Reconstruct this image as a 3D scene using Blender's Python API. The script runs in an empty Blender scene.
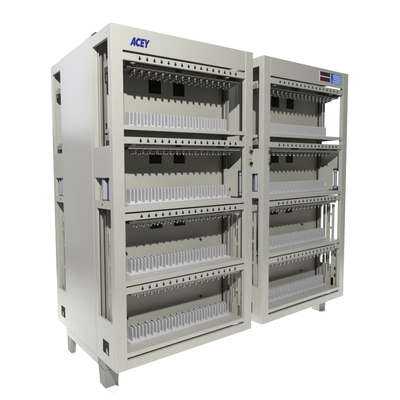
import bpy, bmesh, math, random
from mathutils import Vector, Matrix
from mathutils.geometry import tessellate_polygon

random.seed(5)
scene = bpy.context.scene
COL = scene.collection

# ------------------------------------------------------------------ materials
def mat(name, color, rough=0.5, metal=0.0, bump=0.0, bump_scale=400.0, mottle=0.0, coat=0.0,
        emit=None, spec=0.5):
    m = bpy.data.materials.new(name); m.use_nodes = True
    nt = m.node_tree; b = nt.nodes['Principled BSDF']
    b.inputs['Base Color'].default_value = (*color, 1)
    b.inputs['Roughness'].default_value = rough
    b.inputs['Metallic'].default_value = metal
    b.inputs['Specular IOR Level'].default_value = spec
    b.inputs['Coat Weight'].default_value = coat
    b.inputs['Coat Roughness'].default_value = 0.2
    if emit:
        b.inputs['Emission Color'].default_value = (*emit[0], 1)
        b.inputs['Emission Strength'].default_value = emit[1]
    tc = nt.nodes.new('ShaderNodeTexCoord')
    if mottle:
        n = nt.nodes.new('ShaderNodeTexNoise'); n.inputs['Scale'].default_value = 3.1
        n.inputs['Detail'].default_value = 3; n.inputs['Roughness'].default_value = 0.5
        nt.links.new(tc.outputs['Object'], n.inputs['Vector'])
        r = nt.nodes.new('ShaderNodeMapRange')
        r.inputs['From Min'].default_value = 0.3; r.inputs['From Max'].default_value = 0.7
        r.inputs['To Min'].default_value = 1 - mottle; r.inputs['To Max'].default_value = 1 + mottle
        nt.links.new(n.outputs['Fac'], r.inputs['Value'])
        mx = nt.nodes.new('ShaderNodeVectorMath'); mx.operation = 'SCALE'
        mx.inputs[0].default_value = color
        nt.links.new(r.outputs['Result'], mx.inputs['Scale'])
        nt.links.new(mx.outputs['Vector'], b.inputs['Base Color'])
    if bump:
        n2 = nt.nodes.new('ShaderNodeTexNoise'); n2.inputs['Scale'].default_value = bump_scale
        n2.inputs['Detail'].default_value = 2
        nt.links.new(tc.outputs['Object'], n2.inputs['Vector'])
        bp = nt.nodes.new('ShaderNodeBump'); bp.inputs['Strength'].default_value = bump
        bp.inputs['Distance'].default_value = 0.001
        n3 = nt.nodes.new('ShaderNodeTexNoise'); n3.inputs['Scale'].default_value = 4.0; n3.inputs['Detail'].default_value = 1
        nt.links.new(tc.outputs['Object'], n3.inputs['Vector'])
        ad = nt.nodes.new('ShaderNodeMath'); ad.operation = 'MULTIPLY_ADD'; ad.inputs[1].default_value = 9.0
        nt.links.new(n3.outputs['Fac'], ad.inputs[0]); nt.links.new(n2.outputs['Fac'], ad.inputs[2])
        nt.links.new(ad.outputs['Value'], bp.inputs['Height'])
        nt.links.new(bp.outputs['Normal'], b.inputs['Normal'])
    return m

PAINT = mat('grey_powder_coat', (0.43, 0.431, 0.396), 0.24, bump=0.07, bump_scale=300, mottle=0.03)
PAINT_IN = mat('grey_sheet_metal', (0.42, 0.417, 0.365), 0.5, bump=0.1, bump_scale=260, mottle=0.05)
HOLDER = mat('white_plastic', (0.60, 0.595, 0.625), 0.42, mottle=0.04)
FLANK = mat('shaded_white_plastic', (0.40, 0.397, 0.415), 0.45, mottle=0.05)
TRAY = mat('white_tray', (0.56,0.55,0.59), 0.5, mottle=0.03)
STEEL = mat('nickel_pins', (0.42, 0.40, 0.35), 0.30, metal=1.0)
CONTACT = mat('contact_and_channel_shade', (0.07, 0.07, 0.08), 0.5, metal=0.3)
BLACK = mat('black_plastic', (0.012, 0.012, 0.013), 0.5)
VOID = mat('black_mesh', (0.006, 0.006, 0.007), 0.8)
ALU = mat('aluminium', (0.26, 0.26, 0.245), 0.45, metal=0.3, mottle=0.05)
ACRYL = mat('lavender_acrylic', (0.33, 0.33, 0.405), 0.3, mottle=0.08)
SLATE = mat('slate_blue_plastic', (0.035, 0.040, 0.075), 0.4)
NAVY = mat('navy_blue_ink', (0.012, 0.016, 0.20), 0.4)
RED = mat('dark_red_button', (0.060, 0.008, 0.010), 0.4)
GREEN = mat('dark_green_button', (0.006, 0.018, 0.015), 0.4)
DISP = mat('display_glass', (0.034, 0.003, 0.010), 0.5, spec=0.15)
DISP_FR = mat('display_frame', (0.62, 0.59, 0.70), 0.4)
BLUE = mat('blue_film', (0.025, 0.18, 0.72), 0.4)
BLUE_LT = mat('pale_print', (0.50, 0.68, 0.92), 0.4)
BLUE_DK = mat('deep_blue_print', (0.01, 0.04, 0.28), 0.4)
LABEL = mat('label_print', (0.16, 0.16, 0.16), 0.5)
LEG = mat('grey_cast_foot', (0.21, 0.22, 0.20), 0.5, bump=0.2, bump_scale=180, mottle=0.06)
DARK = mat('pin_bar_shade', (0.085, 0.08, 0.065), 0.5)
BACKDROP = mat('white_paper', (0.93, 0.93, 0.93), 0.9, bump=0.03, bump_scale=60, spec=0.1)

# ------------------------------------------------------------------ mesh helpers
def new_bm(): return bmesh.new()

def box(bm, x0, x1, y0, y1, z0, z1, bev=0.0, seg=1):
    vs = [bm.verts.new(p) for p in ((x0,y0,z0),(x1,y0,z0),(x1,y1,z0),(x0,y1,z0),
                                    (x0,y0,z1),(x1,y0,z1),(x1,y1,z1),(x0,y1,z1))]
    fs = [bm.faces.new([vs[i] for i in f]) for f in
          ((0,3,2,1),(4,5,6,7),(0,1,5,4),(1,2,6,5),(2,3,7,6),(3,0,4,7))]
    if bev:
        es = list({e for f in fs for e in f.edges})
        bmesh.ops.bevel(bm, geom=es, offset=bev, segments=seg, affect='EDGES', profile=0.6)

def cyl(bm, base, axis, r, h, n=16, r2=None, bev=0.0):
    r2 = r if r2 is None else r2
    ax = Vector(axis).normalized()
    q = ax.to_track_quat('Z', 'Y').to_matrix().to_4x4()
    M = Matrix.Translation(Vector(base) + ax * h / 2) @ q
    bmesh.ops.create_cone(bm, cap_ends=True, segments=n, radius1=r, radius2=r2, depth=h, matrix=M)

def lathe(bm, prof, center, n=14):
    rings = []
    for r, z in prof:
        rings.append([bm.verts.new((center[0] + r*math.cos(2*math.pi*i/n),
                                    center[1] + r*math.sin(2*math.pi*i/n), center[2] + z)) for i in range(n)])
    for a, b in zip(rings, rings[1:]):
        for i in range(n):
            bm.faces.new((a[i], a[(i+1) % n], b[(i+1) % n], b[i]))
    bm.faces.new(rings[0][::-1]); bm.faces.new(rings[-1])

def prism(bm, pts, a, b, axis):
    """polygon pts extruded from a to b; axis 'x' takes (y,z), 'y' takes (x,z)"""
    f = (lambda p, t: (t, p[0], p[1])) if axis == 'x' else (lambda p, t: (p[0], t, p[1]))
    va = [bm.verts.new(f(p, a)) for p in pts]; vb = [bm.verts.new(f(p, b)) for p in pts]
    n = len(pts)
    bm.faces.new(va); bm.faces.new(vb[::-1])
    for i in range(n):
        bm.faces.new((va[i], vb[i], vb[(i+1) % n], va[(i+1) % n]))

def pierced(bm, u0, u1, v0, v1, holes, place, t):
    """sheet u0..u1 x v0..v1 with rectangular holes, thickness vector t"""
    us = sorted({u0, u1, *[h[0] for h in holes], *[h[1] for h in holes]})
    vs = sorted({v0, v1, *[h[2] for h in holes], *[h[3] for h in holes]})
    V = {}
    fs = []
    def g(i, j):
        if (i, j) not in V: V[(i, j)] = bm.verts.new(place(us[i], vs[j]))
        return V[(i, j)]
    for i in range(len(us)-1):
        for j in range(len(vs)-1):
            cu, cv = (us[i]+us[i+1])/2, (vs[j]+vs[j+1])/2
            if any(h[0] < cu < h[1] and h[2] < cv < h[3] for h in holes): continue
            fs.append(bm.faces.new((g(i,j), g(i+1,j), g(i+1,j+1), g(i,j+1))))
    r = bmesh.ops.extrude_face_region(bm, geom=fs)
    bmesh.ops.translate(bm, verts=[e for e in r['geom'] if isinstance(e, bmesh.types.BMVert)], vec=t)

def mesh(name, bm, mats, smooth=False):
    bmesh.ops.recalc_face_normals(bm, faces=bm.faces)
    me = bpy.data.meshes.new(name); bm.to_mesh(me); bm.free()
    for m in (mats if isinstance(mats, (list, tuple)) else [mats]): me.materials.append(m)
    if smooth:
        for p in me.polygons: p.use_smooth = True
        try: me.set_sharp_from_angle(angle=math.radians(40))
        except Exception: pass
    return me

def link(name, me, parent=None, loc=(0,0,0), rot=(0,0,0)):
    o = bpy.data.objects.new(name, me); COL.objects.link(o)
    o.parent = parent; o.location = loc; o.rotation_euler = rot
    return o

# ------------------------------------------------------------------ measures (metres)
W, D, H = 1.121, 0.839, 1.90
PW = 0.073                       # width of the front of a corner column
CD = 0.225                       # depth of a front / rear rack column
FLOOR = -0.165
BACK = 0.214                     # face of the bay's back panel
# tier: shelf top, lip bottom, rail strip bottom, rail strip top
TIERS = [(1.372, 1.348, 1.720, 1.759), (0.925, 0.894, 1.272, 1.309),
         (0.507, 0.479, 0.848, 0.885), (0.094, 0.069, 0.434, 0.470)]
NP = 16
X0H, PH = 0.184, 0.0513          # first channel mark and pitch
XH0 = 0.186                      # first holder, same pitch

# ------------------------------------------------------------------ shared meshes
WIN = [(0.036, 0.205, 1.263, 1.836), (0.042, 0.203, 0.957, 1.088),
       (0.034, 0.190, 0.262, 0.912), (0.079, 0.150, 0.062, 0.142)]
def column_mesh():
    bm = new_bm()
    # folded front face, 28 mm return inwards
    box(bm, 0, PW, 0, 0.026, 0, H, 0.0014)
    pierced(bm, 0.026, CD, 0, H, WIN, lambda y, z: (0, y, z), (0.0025, 0, 0))
    # rear return flange along the core
    box(bm, 0.0026, 0.030, CD-0.0245, CD-0.0005, 0.002, H-0.002)
    # folded reveal flanges round the windows
    for (a, b, c, d) in WIN[:3]:
        box(bm, 0.0026, 0.016, a-0.0022, a-0.0002, c-0.002, d+0.002)
        box(bm, 0.0026, 0.016, b+0.0002, b+0.0022, c-0.002, d+0.002)
        box(bm, 0.0026, 0.016, a, b, c-0.0022, c-0.0002)
        box(bm, 0.0026, 0.016, a, b, d+0.0002, d+0.0022)
    # pairs of small holes seen between the windows are dark screws
    return mesh('side_column', bm, PAINT)
M_COLUMN = column_mesh()

def mirror_x(me, width):
    bm = new_bm(); bm.from_mesh(me)
    for v in bm.verts: v.co.x = width - v.co.x
    out = mesh(me.name, bm, list(me.materials)); return out
def mirror_y(me, depth):
    bm = new_bm(); bm.from_mesh(me)
    for v in bm.verts: v.co.y = depth - v.co.y
    return mesh(me.name, bm, list(me.materials))
M_COLUMN_R = mirror_x(M_COLUMN, W)
M_COLUMN_B = mirror_y(M_COLUMN, D)
M_COLUMN_BR = mirror_x(M_COLUMN_B, W)

bm = new_bm(); box(bm, PW+0.0015, W-PW-0.0015, 0.0006, 0.0046, 1.770, H-0.0006, 0.0012)
M_HEADER = mesh('header_panel', bm, PAINT)
bm = new_bm(); box(bm, PW+0.0003, W-PW-0.0003, 0.0003, 0.024, 0.0, 0.054, 0.0012)
box(bm, PW+0.001, W-PW-0.001, 0.025, 0.21, 0.004, 0.007)
M_SILL = mesh('sill', bm, PAINT)
bm = new_bm(); box(bm, 0.004, W-0.004, 0.027, CD-0.001, H-0.004, H-0.001)
M_ROOF = mesh('top_cover', bm, PAINT)

bm = new_bm(); box(bm, PW+0.001, W-PW-0.001, D-0.006, D-0.001, 0.001, H-0.001, 0.001)  # unseen panel added to keep backdrop light out of the rear bay
M_REAR = mesh('rear_light_block', bm, PAINT)
# central electronics body between the two racks
bm = new_bm(); box(bm, -0.002, W+0.002, CD+0.001, 0.6655, 0.0015, H+0.005, 0.0016)
M_CORE = mesh('core_body', bm, PAINT)
bm = new_bm(); box(bm, 0.001, W-0.001, CD-0.006, 0.672, -0.051, -0.0005, 0.0012)
M_PLINTH = mesh('plinth', bm, PAINT)
# leg: tapered foot under a folded bracket
bm = new_bm()
for (a, b) in (((0.0, 0.087, 0.0, 0.075, -0.052), (0.004, 0.083, 0.004, 0.071, FLOOR)),):
    (x0, x1, y0, y1, z1), (p0, p1, q0, q1, z0) = a, b
    vs = [bm.verts.new(p) for p in ((p0,q0,z0),(p1,q0,z0),(p1,q1,z0),(p0,q1,z0),(x0,y0,z1),(x1,y0,z1),(x1,y1,z1),(x0,y1,z1))]
    fs = [bm.faces.new([vs[i] for i in f]) for f in ((0,3,2,1),(4,5,6,7),(0,1,5,4),(1,2,6,5),(2,3,7,6),(3,0,4,7))]
    bmesh.ops.bevel(bm, geom=list({e for f in fs for e in f.edges}), offset=0.002, segments=2, affect='EDGES')
prism(bm, [(0.0, -0.0515), (0.0, -0.006), (0.0, -0.0005), (0.084, -0.0005), (0.084, -0.0515)], 0.001, 0.086, 'x')
M_LEG = mesh('leg', bm, LEG)

# bay back panel
bm = new_bm()
box(bm, 0.034, W-0.034, BACK, BACK+0.004, 0.06, 1.86)
box(bm, 0.034, 0.037, BACK-0.022, BACK-0.0005, 0.06, 1.86)
box(bm, W-0.037, W-0.034, BACK-0.022, BACK-0.0005, 0.06, 1.86)
M_BACKPANEL = mesh('back_panel', bm, PAINT_IN)
bm = new_bm(); box(bm, 0, 0.098, BACK-0.003, BACK-0.0003, 0, 0.083, 0.0008)
M_FAN = mesh('fan_opening', bm, VOID)

# shelf
def shelf_mesh(lip):
    bm = new_bm()
    box(bm, PW-0.001+0.002, W-PW-0.001, 0.002, 0.0055, -lip, 0.0, 0.001)
    box(bm, PW+0.001, W-PW-0.001, 0.0056, BACK-0.001, -0.003, -0.0003)
    box(bm, PW+0.001, W-PW-0.001, 0.0056, 0.018, -lip, -lip+0.002)
    for x in (PW+0.0012, W-PW-0.0022-0.0012):                   # side flanges
        box(bm, x, x+0.002, 0.0057, BACK-0.002, -lip+0.002, -0.0031)
    return mesh('shelf', bm, PAINT)
M_SHELF = [shelf_mesh(t[0]-t[1]) for t in TIERS]

# probe rail: front strip, box top, sloping end plates, pin bar
def rail_mesh(h, lip=True):
    bm = new_bm()
    box(bm, PW+0.001, W-PW-0.001, 0.0015, 0.0045, 0.0, h, 0.0008)
    box(bm, PW+0.001, W-PW-0.001, 0.0046, 0.185, h-0.0025, h-0.0003)
    box(bm, PW+0.001, W-PW-0.001, 0.0046, 0.017, 0.0003, 0.0022)
    for x in (PW+0.0012, W-PW-0.0032):
        prism(bm, [(0.0047, h-0.0027), (0.0047, 0.0), (0.125, -0.042), (0.172, -0.042), (0.172, h-0.0027)], x, x+0.002, 'x')
    for x in (0.19, 0.56, 0.93):                                  # hangers
        box(bm, x, x+0.004, 0.085, 0.14, -0.0138, h-0.0027)
    if lip: box(bm, PW+0.05, W-PW-0.010, 0.0320, 0.0345, -0.026, -0.010, 0.0005)      # front lip of the pin bar, kept pale for its lit edge
    box(bm, 0.135, 0.160, 0.012, 0.0318, -0.008, -0.004)                    # small terminal tabs
    box(bm, 0.880, 0.905, 0.012, 0.0318, -0.008, -0.004)
    n0 = set(bm.faces)
    box(bm, PW+0.05, W-PW-0.010, 0.0348, 0.150, -0.026, -0.014)  # pin bar coloured dark for the shade under the rail
    box(bm, PW+0.0035, PW+0.0498, 0.06, 0.12, -0.024, -0.017)
    for f in bm.faces:
        if f not in n0: f.material_index = 1
    return mesh('probe_rail', bm, [PAINT, DARK])
M_RAIL = {i: rail_mesh(t[3]-t[2], i > 0) for i, t in enumerate(TIERS)}

bm = new_bm()
lathe(bm, [(0.0085, -0.0265), (0.0110, -0.028), (0.0110, -0.033), (0.0070, -0.035), (0.0065, -0.041),
           (0.008, -0.043), (0.0075, -0.047), (0.0035, -0.052), (0.0015, -0.0545)], (0, 0.052, 0), 12)
M_PIN = mesh('probe_pin', bm, STEEL, True)
bm = new_bm()
for i in range(NP):
    for yy, dx in ((0.080, 0.02), (0.112, 0.22)):
        lathe(bm, [(0.0085, -0.0265), (0.0110, -0.028), (0.0110, -0.033), (0.0070, -0.035), (0.0065, -0.041),
                   (0.008, -0.043), (0.0075, -0.047), (0.0035, -0.052), (0.0015, -0.0545)],
              (X0H+(i+dx)*PH, yy, 0), 10)
M_PINROW = mesh('rear_probe_pins', bm, STEEL, True)

# channel mark: round hole with a narrow slot above
bm = new_bm()
cyl(bm, (0, 0.0017, -0.003), (0, -1, 0), 0.0078, 0.0012, 16)
box(bm, -0.0030, 0.0030, 0.0004, 0.0014, 0.0035, 0.0105)
M_MARK = mesh('channel_mark', bm, BLACK)

# battery holder: U-shaped channel, open to the front, with contact strip
def holder_mesh():
    bm = new_bm()
    hw, h, t = 0.0155, 0.082, 0.0055
    y0, y1 = 0.0, 0.042
    for s in (-1, 1):
        xa, xb = (s*hw, s*(hw-t)) if s < 0 else (s*(hw-t), s*hw)
        prism(bm, [(y0, 0.0), (y0, h-0.009), (y0+0.004, h-0.003), (y0+0.011, h), (y1, h), (y1, 0.0)], xa, xb, 'x')
    bmesh.ops.recalc_face_normals(bm, faces=bm.faces)
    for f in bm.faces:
        if abs(f.normal.x) > 0.5: f.material_index = 2          # flanks coloured greyer for the shade between holders
    box(bm, -hw+t+0.0001, hw-t-0.0001, y0+0.003, y1-0.0062, 0.0, 0.009)
    n0 = set(bm.faces)
    box(bm, -hw+t+0.0001, hw-t-0.0001, y1-0.006, y1-0.0003, 0.0, h-0.003)  # back wall coloured dark for the shade inside the channel
    box(bm, -0.0065, 0.0065, y1-0.0095, y1-0.0061, 0.0092, h-0.012)
    for f in bm.faces:
        if f not in n0: f.material_index = 1
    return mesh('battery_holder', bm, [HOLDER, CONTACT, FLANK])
M_HOLDER = holder_mesh()
bm = new_bm(); box(bm, 0.150, 1.000, 0.076, 0.142, 0.0, 0.010, 0.001)
M_TRAY = mesh('holder_tray', bm, TRAY)
bm = new_bm()                                                    # black cable clip
cyl(bm, (0, 0, 0), (0, -1, 0), 0.006, 0.010, 12); cyl(bm, (0, -0.0101, 0), (0, -1, 0), 0.004, 0.005, 12)
M_CLIP = mesh('cable_clip', bm, BLACK)

# guide mechanism inside each rack column, left side, front
def guide_mesh():
    bm = new_bm()
    box(bm, 0.040, 0.046, 0.176, 0.190, 0.062, 1.79, 0.0008)      # corner angle
    box(bm, 0.053, 0.059, 0.150, 0.166, 1.40, 1.80, 0.0008)
    cyl(bm, (0.030, 0.150, 0.062), (0, 0, 1), 0.0055, 0.84, 12)
    n0 = set(bm.faces)
    cyl(bm, (0.020, 0.196, 0.062), (0, 0, 1), 0.0050, 0.84, 10)
    cyl(bm, (0.018, 0.136, 0.062), (0, 0, 1), 0.0035, 0.84, 10)
    cyl(bm, (0.062, 0.196, 0.062), (0, 0, 1), 0.0060, 1.72, 10)
    for f in bm.faces:
        if f not in n0: f.material_index = 1
    return mesh('guide_rail', bm, [ALU, BLACK])
M_GUIDE = guide_mesh()
def plate_mesh():
    bm = new_bm()
    box(bm, 0.028, 0.031, 0.102, 0.132, 0.064, 0.80)
    box(bm, 0.026, 0.030, 0.070, 0.090, 0.064, 0.800)
    box(bm, 0.026, 0.030, 0.046, 0.0698, 0.064, 0.425)
    box(bm, 0.026, 0.030, 0.140, 0.160, 0.064, 0.800)
    for z in (0.10, 0.245, 0.42, 0.58, 0.70):
        box(bm, 0.0262, 0.0282, 0.0901, 0.1019, z, z+0.022)
    pierced(bm, 0.076, 0.195, 0.93, 1.125, [(0.135, 0.150, 0.965, 0.990)], lambda y, z: (0.050, y, z), (0.003, 0, 0))
    n0 = set(bm.faces)
    for z in (0.16, 0.22, 0.34, 0.395):                              # dark slots seen on the inner side
        box(bm, 0.0301, 0.0306, 0.052, 0.063, z, z+0.028)
    for z in (0.20, 0.64):
        box(bm, 0.0311, 0.0316, 0.108, 0.113, z, z+0.13); box(bm, 0.0311, 0.0316, 0.121, 0.125, z+0.06, z+0.15)
        box(bm, 0.0274, 0.0279, 0.108, 0.112, z, z+0.13)
    for f in bm.faces:
        if f not in n0: f.material_index = 1
    return mesh('slotted_plate', bm, [PAINT_IN, BLACK])
M_PLATE = plate_mesh()
def clamp_mesh():
    bm = new_bm()
    box(bm, 0.012, 0.052, 0.055, 0.100, 0.0, 0.032, 0.002)
    cyl(bm, (0.030, 0.075, 0.033), (0, 0, 1), 0.012, 0.012, 14)
    n0 = set(bm.faces)
    box(bm, 0.014, 0.050, 0.057, 0.098, -0.030, -0.0005, 0.002)
    for f in bm.faces:
        if f not in n0: f.material_index = 1
    return mesh('clamp_block', bm, [ALU, BLACK])
M_CLAMP = clamp_mesh()
def piston_mesh():
    bm = new_bm()
    cyl(bm, (0.026, 0.070, 0.940), (0, 0, 1), 0.0125, 0.160, 20)
    cyl(bm, (0.024, 0.128, 0.940), (0, 0, 1), 0.0180, 0.160, 24)
    n0 = set(bm.faces)
    for z in (0.958, 1.075):
        cyl(bm, (0.026, 0.070, z), (0, 0, 1), 0.0132, 0.005, 20); cyl(bm, (0.024, 0.128, z), (0, 0, 1), 0.0187, 0.005, 24)
    cyl(bm, (0.026, 0.098, 0.930), (0, 0, 1), 0.0050, 0.170, 10)
    box(bm, 0.008, 0.042, 0.052, 0.152, 0.929, 0.9395, 0.002)
    box(bm, 0.008, 0.042, 0.052, 0.152, 1.1005, 1.112, 0.002)
    for f in bm.faces:
        if f not in n0: f.material_index = 1
    return mesh('air_cylinder', bm, [ACRYL, SLATE], True)
M_PISTON = piston_mesh()
def latch_mesh():
    bm = new_bm()
    box(bm, 0.0105, 0.030, 0.070, 0.160, 0.056, 0.148)
    n0 = set(bm.faces)
    box(bm, 0.0040, 0.0100, 0.070, 0.160, 0.056, 0.148)
    for f in bm.faces:
        if f not in n0: f.material_index = 2
    n0 = set(bm.faces)
    prism(bm, [(0.088, 0.070), (0.112, 0.066), (0.114, 0.090), (0.105, 0.100), (0.100, 0.088)], 0.0008, 0.0039, 'x')
    for f in bm.faces:
        if f not in n0: f.material_index = 1
    return mesh('latch', bm, [PAINT_IN, ALU, VOID])
M_LATCH = latch_mesh()
def variants(me):
    a = mirror_x(me, W); b = mirror_y(me, D); c = mirror_x(b, W)
    for m in (a, b, c):
        for p, q in zip(m.polygons, me.polygons): p.use_smooth = q.use_smooth
    return [me, a, b, c]
V_GUIDE, V_PLATE, V_CLAMP, V_PISTON, V_LATCH = map(variants, (M_GUIDE, M_PLATE, M_CLAMP, M_PISTON, M_LATCH))

bm = new_bm(); cyl(bm, (0, -0.0002, 0), (0, -1, 0), 0.0150, 0.004, 24); cyl(bm, (0, -0.0043, 0), (0, -1, 0), 0.0135, 0.003, 24, 0.0125)
M_BEZEL = mesh('button_bezel', bm, ALU, True)
def button(m):
    bm = new_bm(); cyl(bm, (0, -0.0074, 0), (0, -1, 0), 0.0120, 0.008, 24, 0.0108)
    return mesh('push_button', bm, m, True)
M_RED, M_GREEN = button(RED), button(GREEN)
bm = new_bm(); box(bm, -0.011, 0.011, -0.0008, -0.0002, 0.0, 0.006)
M_LBL = mesh('button_label', bm, LABEL)
bm = new_bm(); cyl(bm, (0, -0.0002, 0), (0, -1, 0), 0.0042, 0.002, 10)
M_SCREW = mesh('screw', bm, BLACK)

# ------------------------------------------------------------------ lettering
def letters():
    L = []
    L.append(([(-.02,0),(0.34,1),(0.67,1),(0.90,0),(0.60,0),(0.57,0.18),(0.33,0.18),(0.27,0)],
              [(0.39,0.38),(0.53,0.38),(0.49,0.70)]))
    def arc(cx, cy, rx, ry, a0, a1, n=18):
        return [(cx+rx*math.cos(math.radians(a0+(a1-a0)*i/n)), cy+ry*math.sin(math.radians(a0+(a1-a0)*i/n))) for i in range(n+1)]
    c = arc(1.34,0.5,0.50,0.52,44,316) + arc(1.37,0.5,0.20,0.25,316,44)
    L.append((c, None))
    x = 1.74
    L.append(([(x,0),(x,1),(x+.66,1),(x+.66,.76),(x+.28,.76),(x+.28,.62),(x+.60,.62),(x+.60,.39),(x+.28,.39),(x+.28,.24),(x+.68,.24),(x+.68,0)], None))
    x = 2.44
    L.append(([(x+.25,0),(x+.25,.40),(x-.03,1),(x+.28,1),(x+.40,.66),(x+.55,1),(x+.86,1),(x+.55,.40),(x+.55,0)], None))
    return L
def logo_mesh(w, h):
    bm = new_bm(); sx = w/3.42
    for out, hole in letters():
        polys = [out] + ([hole] if hole else [])
        P = [[Vector((x*sx + 0.24*y*h, y*h, 0)) for x, y in p] for p in polys]
        flat = [v for p in P for v in p]
        vs = [bm.verts.new((v.x, 0, v.y)) for v in flat]
        fs = []
        for t in tessellate_polygon(P):
            try: fs.append(bm.faces.new([vs[i] for i in t]))
            except ValueError: pass
        r = bmesh.ops.extrude_face_region(bm, geom=fs)
        bmesh.ops.translate(bm, verts=[e for e in r['geom'] if isinstance(e, bmesh.types.BMVert)], vec=(0, -0.0012, 0))
    return mesh('logo_lettering', bm, NAVY)

# ------------------------------------------------------------------ cabinet
def cabinet(loc, rz, label, left):
    c = bpy.data.objects.new('battery_test_cabinet', None); COL.objects.link(c)
    c.empty_display_size = 0.2
    c.location = loc; c.rotation_euler = (0, 0, rz)
    c['label'] = label; c['category'] = 'battery cabinet'; c['group'] = 'battery test cabinets'
    for m in (M_COLUMN, M_COLUMN_R, M_COLUMN_B, M_COLUMN_BR): link('side_column', m, c)
    link('core_body', M_CORE, c); link('plinth', M_PLINTH, c)
    link('header_panel', M_HEADER, c); link('sill', M_SILL, c); link('top_cover', M_ROOF, c)
    link('rear_light_block', M_REAR, c); link('top_cover', M_ROOF, c, (W, D, 0), (0, 0, math.pi))
    bp = link('back_panel', M_BACKPANEL, c)
    for t in TIERS:
        for x in (0.410, 0.612):
            link('fan_opening', M_FAN, bp, (x, 0, t[2]-0.104))
    for k, t in enumerate(TIERS):
        link('shelf', M_SHELF[k], c, (0, 0, t[0]))
        r = link('probe_rail', M_RAIL[k], c, (0, 0, t[2]))
        hm = (t[3]-t[2])/2
        for i in range(NP):
            link('channel_mark', M_MARK, r, (X0H+i*PH, 0, hm))
            link('probe_pin', M_PIN, r, (X0H+i*PH, 0, 0))
        p = link('rear_probe_pins', M_PINROW, r); p['kind'] = 'stuff'
        tr = link('holder_tray', M_TRAY, c, (0, 0, t[0]))
        for i in range(NP):
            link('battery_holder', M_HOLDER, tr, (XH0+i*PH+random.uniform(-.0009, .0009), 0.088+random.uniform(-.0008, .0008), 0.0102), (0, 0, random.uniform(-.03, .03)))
        if k >= 2:
            for x in ((0.215, 0.85) if k > 1 else (0.85,)):
                link('cable_clip', M_CLIP, bp, (x, BACK-0.0005, t[0]+0.125 if x > .5 else t[0]+0.105))
    for q in range(4):
        link('guide_rail', V_GUIDE[q], c); link('slotted_plate', V_PLATE[q], c)
        link('air_cylinder', V_PISTON[q], c)
        link('latch', V_LATCH[q], c)
        if q in (0, 2):
            link('clamp_block', V_CLAMP[q], c, (0, 0, 1.292)); link('clamp_block', V_CLAMP[q], c, (0, 0, 1.69))
    # small screws below the middle windows
    for (y, z) in ((0.12, 0.935), (0.055, 0.80), (0.16, 0.935+0.3)):
        if y == 0.12:
            link('screw', M_SCREW, c, (0, y, z), (0, 0, -math.pi/2)); link('screw', M_SCREW, c, (0, D-y, z), (0, 0, -math.pi/2))
    # feet
    fy, ry = 0.136, 0.605
    spots = [(0.004, fy), (0.004, ry), (W-0.091, ry)] if left else [(W-0.091, fy), (0.004, ry), (W-0.091, ry)]
    for x, y in spots:
        lg = link('leg', M_LEG, c, (x, y, 0))
        if y < .3: lg.scale = (1.14, 1.06, 1.0); lg.location.x = x if x < .5 else W-0.0035-0.087*1.14
        if y > .3:                                  # the rear feet are narrower
            lg.scale = (0.45, 0.95, 1.0)
            if x > .5: lg.location.x += 0.048
    # push buttons
    bx = W-0.025 if left else 0.062
    for z, m, nm in ((1.238, M_RED, 'dark red push button'), (1.157, M_GREEN, 'dark green push button')):
        b = link('push_button', m, c, (bx, 0, z)); b['label'] = nm
        link('button_bezel', M_BEZEL, b); link('button_label', M_LBL, b, (0, 0, 0.026))
    if left:
        l = link('logo_lettering', logo_mesh(0.126, 0.044), c, (0.1215, 0.0004, 1.801))
        bm = new_bm(); box(bm, 0.006, 0.030, 0.176, 0.222, H+0.0003, H+0.016, 0.002)
        n0 = set(bm.faces)
        box(bm, 0.004, 0.040, 0.228, 0.300, H+0.0054, H+0.015, 0.001)
        for f in bm.faces:
            if f not in n0: f.material_index = 1
        link('lifting_bracket', mesh('lifting_bracket', bm, [BLACK, PAINT]), c)
    else:
        bm = new_bm(); box(bm, 0.682, 0.838, -0.0022, 0.0004, 1.796, 1.879, 0.001)
        fr = link('display_panel', mesh('display_panel', bm, DISP_FR), c)
        for z in (1.842, 1.801):
            bm = new_bm(); box(bm, 0.690, 0.831, -0.0036, -0.0024, z, z+0.031, 0.0006)
            link('display', mesh('display', bm, DISP), fr)
        bm = new_bm(); box(bm, 0.850, 1.000, -0.0012, 0.0004, 1.799, 1.875)
        st = link('blue_sticker', mesh('blue_sticker', bm, BLUE), c)
        bm = new_bm()
        for k, z in enumerate((1.858, 1.843, 1.828, 1.812, 1.8015)):
            x = 0.878 + 0.004*((k*7) % 3)
            while x < 0.985:
                w = random.choice((0.006, 0.009, 0.013, 0.017))
                box(bm, x, min(x+w, 0.990), -0.0018, -0.0013, z, z+(0.0085 if k < 4 else 0.005))
                x += w + 0.0035
        link('sticker_text', mesh('sticker_text', bm, BLUE_LT), st)
        bm = new_bm(); box(bm, 0.853, 0.872, -0.0018, -0.0013, 1.828, 1.872)
        link('sticker_band', mesh('sticker_band', bm, BLUE_DK), st)
    return c

cabinet((0, 0, 0), 0.0, 'light grey battery test cabinet with blue lettering on its header', True)
cabinet((W+0.1148, 0.0005, 0), 0.01837, 'light grey battery test cabinet with two dark red displays and blue sticker on header', False)

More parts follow.
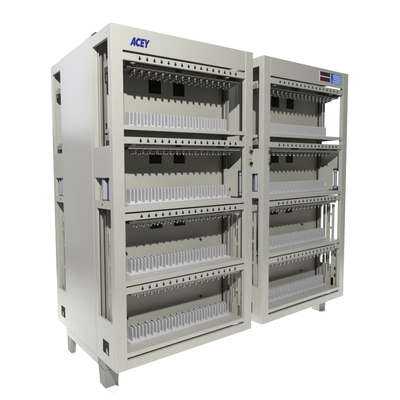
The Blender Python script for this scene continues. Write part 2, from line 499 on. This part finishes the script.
# ------------------------------------------------------------------ white sweep backdrop (floor curving up into a wall)
bm = new_bm()
cx, cy = 1.0, -0.35
prof = [(0.0, 0.0), (1.5, 0), (3.0, 0), (4.2, 0)]
for i in range(1, 11):
    a = math.pi/2*i/10
    prof.append((4.2+1.3*math.sin(a), 1.3-1.3*math.cos(a)))
prof += [(5.5, 2.6), (5.5, 4.4), (5.5, 6.6)]
N = 44; a0, a1 = math.radians(-24), math.radians(88)
rows = []
for r, z in prof[1:]:
    rows.append([bm.verts.new((cx+r*math.sin(a0+(a1-a0)*j/N), cy+r*math.cos(a0+(a1-a0)*j/N), FLOOR+z)) for j in range(N+1)])
ctr = bm.verts.new((cx, cy, FLOOR))
for j in range(N): bm.faces.new((ctr, rows[0][j], rows[0][j+1]))
for a, b in zip(rows, rows[1:]):
    for j in range(N): bm.faces.new((a[j], b[j], b[j+1], a[j+1]))
# front apron of the paper, left and toward the camera
e0 = [ctr] + [r[0] for r in rows[:3]]
v1 = bm.verts.new((-1.2, -0.25, FLOOR)); v2 = bm.verts.new((0.2, -1.0, FLOOR)); v3 = bm.verts.new((3.2, -1.6, FLOOR))
bm.faces.new((e0[3], e0[2], e0[1], ctr, v1))
bm.faces.new((v1, ctr, v2))
bm.faces.new((ctr, rows[0][N], rows[1][N], rows[2][N], v3, v2))
bd = link('backdrop', mesh('backdrop', bm, BACKDROP, True))
bd['kind'] = 'structure'

# ------------------------------------------------------------------ lamps
def area(name, loc, target, size, power, color=(1, 1, 1), size_y=None, spread=180):
    l = bpy.data.lights.new(name, 'AREA'); l.energy = power; l.color = color
    l.shape = 'RECTANGLE'; l.size = size; l.size_y = size_y or size; l.spread = math.radians(spread)
    o = bpy.data.objects.new(name, l); COL.objects.link(o); o.location = loc
    o.rotation_euler = (Vector(target)-Vector(loc)).to_track_quat('-Z', 'Y').to_euler()
    return o
def spot(name, loc, target, power, angle, blend=0.6, radius=0.06, color=(1, 1, 1)):
    l = bpy.data.lights.new(name, 'SPOT'); l.energy = power; l.color = color
    l.spot_size = math.radians(angle); l.spot_blend = blend; l.shadow_soft_size = radius
    o = bpy.data.objects.new(name, l); COL.objects.link(o); o.location = loc
    o.rotation_euler = (Vector(target)-Vector(loc)).to_track_quat('-Z', 'Y').to_euler()
    return o
spot('key_lamp', (-1.5, -2.3, 3.06), (1.05, 0.0, 0.85), 770, 75, 0.5, 0.05, (1, 0.99, 0.965))
# added fill lights that blow the backdrop out to white
area('backdrop_fill', (1.0, 2.6, 5.9), (1.6, 3.4, 0.8), 3.5, 180, size_y=2.0)
area('backdrop_fill', (4.6, 1.2, 5.9), (5.0, 1.6, 0.8), 2.5, 165, size_y=2.5)
area('floor_fill', (4.4, 0.25, 1.9), (2.2, -0.35, FLOOR), 1.2, 20)  # added fill to whiten the floor at the right
area('rear_floor_fill', (1.45, 2.6, 0.14), (1.3, 0.3, FLOOR), 2.3, 190, size_y=0.2, spread=100)  # added low fill to whiten the shaded floor under the cabinets
# softbox mirrored in the upper part of the side panel
area('softbox', (-1.66, 3.7, 2.75), (-0.2, 0.3, 1.5), 0.95, 26, (0.86, 0.86, 1.0), size_y=2.0)
area('strip_fill', (-1.43, 3.72, 0.75), (0.0, 0.6, 0.75), 0.30, 2.4, size_y=1.7)  # added strip light, makes a brighter vertical band on the side panel

w = bpy.data.worlds.new('World'); scene.world = w; w.use_nodes = True
w.node_tree.nodes['Background'].inputs['Color'].default_value = (1.0, 0.98, 0.93, 1)
w.node_tree.nodes['Background'].inputs['Strength'].default_value = 0.10

# ------------------------------------------------------------------ camera
S = 1.9
rx, ro, rz = 1.51054, -0.02255, -0.47861
M = Matrix.Rotation(rz, 3, 'Z') @ Matrix.Rotation(rx, 3, 'X') @ Matrix.Rotation(ro, 3, 'Z')
cam = bpy.data.cameras.new('camera'); co = bpy.data.objects.new('camera', cam); COL.objects.link(co)
co.matrix_world = Matrix.Translation((-0.5216*S, -0.82904*S, 0.58339*S)) @ M.to_4x4()
cam.sensor_width = 36; cam.sensor_fit = 'HORIZONTAL'
cam.lens = 345.753/400*36
cam.shift_x = 115/400; cam.shift_y = -(200-195.374)/400
cam.clip_start = 0.05; cam.clip_end = 100
scene.camera = co

scene.view_settings.view_transform = 'Standard'; scene.view_settings.look = 'None'
scene.view_settings.exposure = 0; scene.view_settings.gamma = 1
scene.cycles.max_bounces = 8
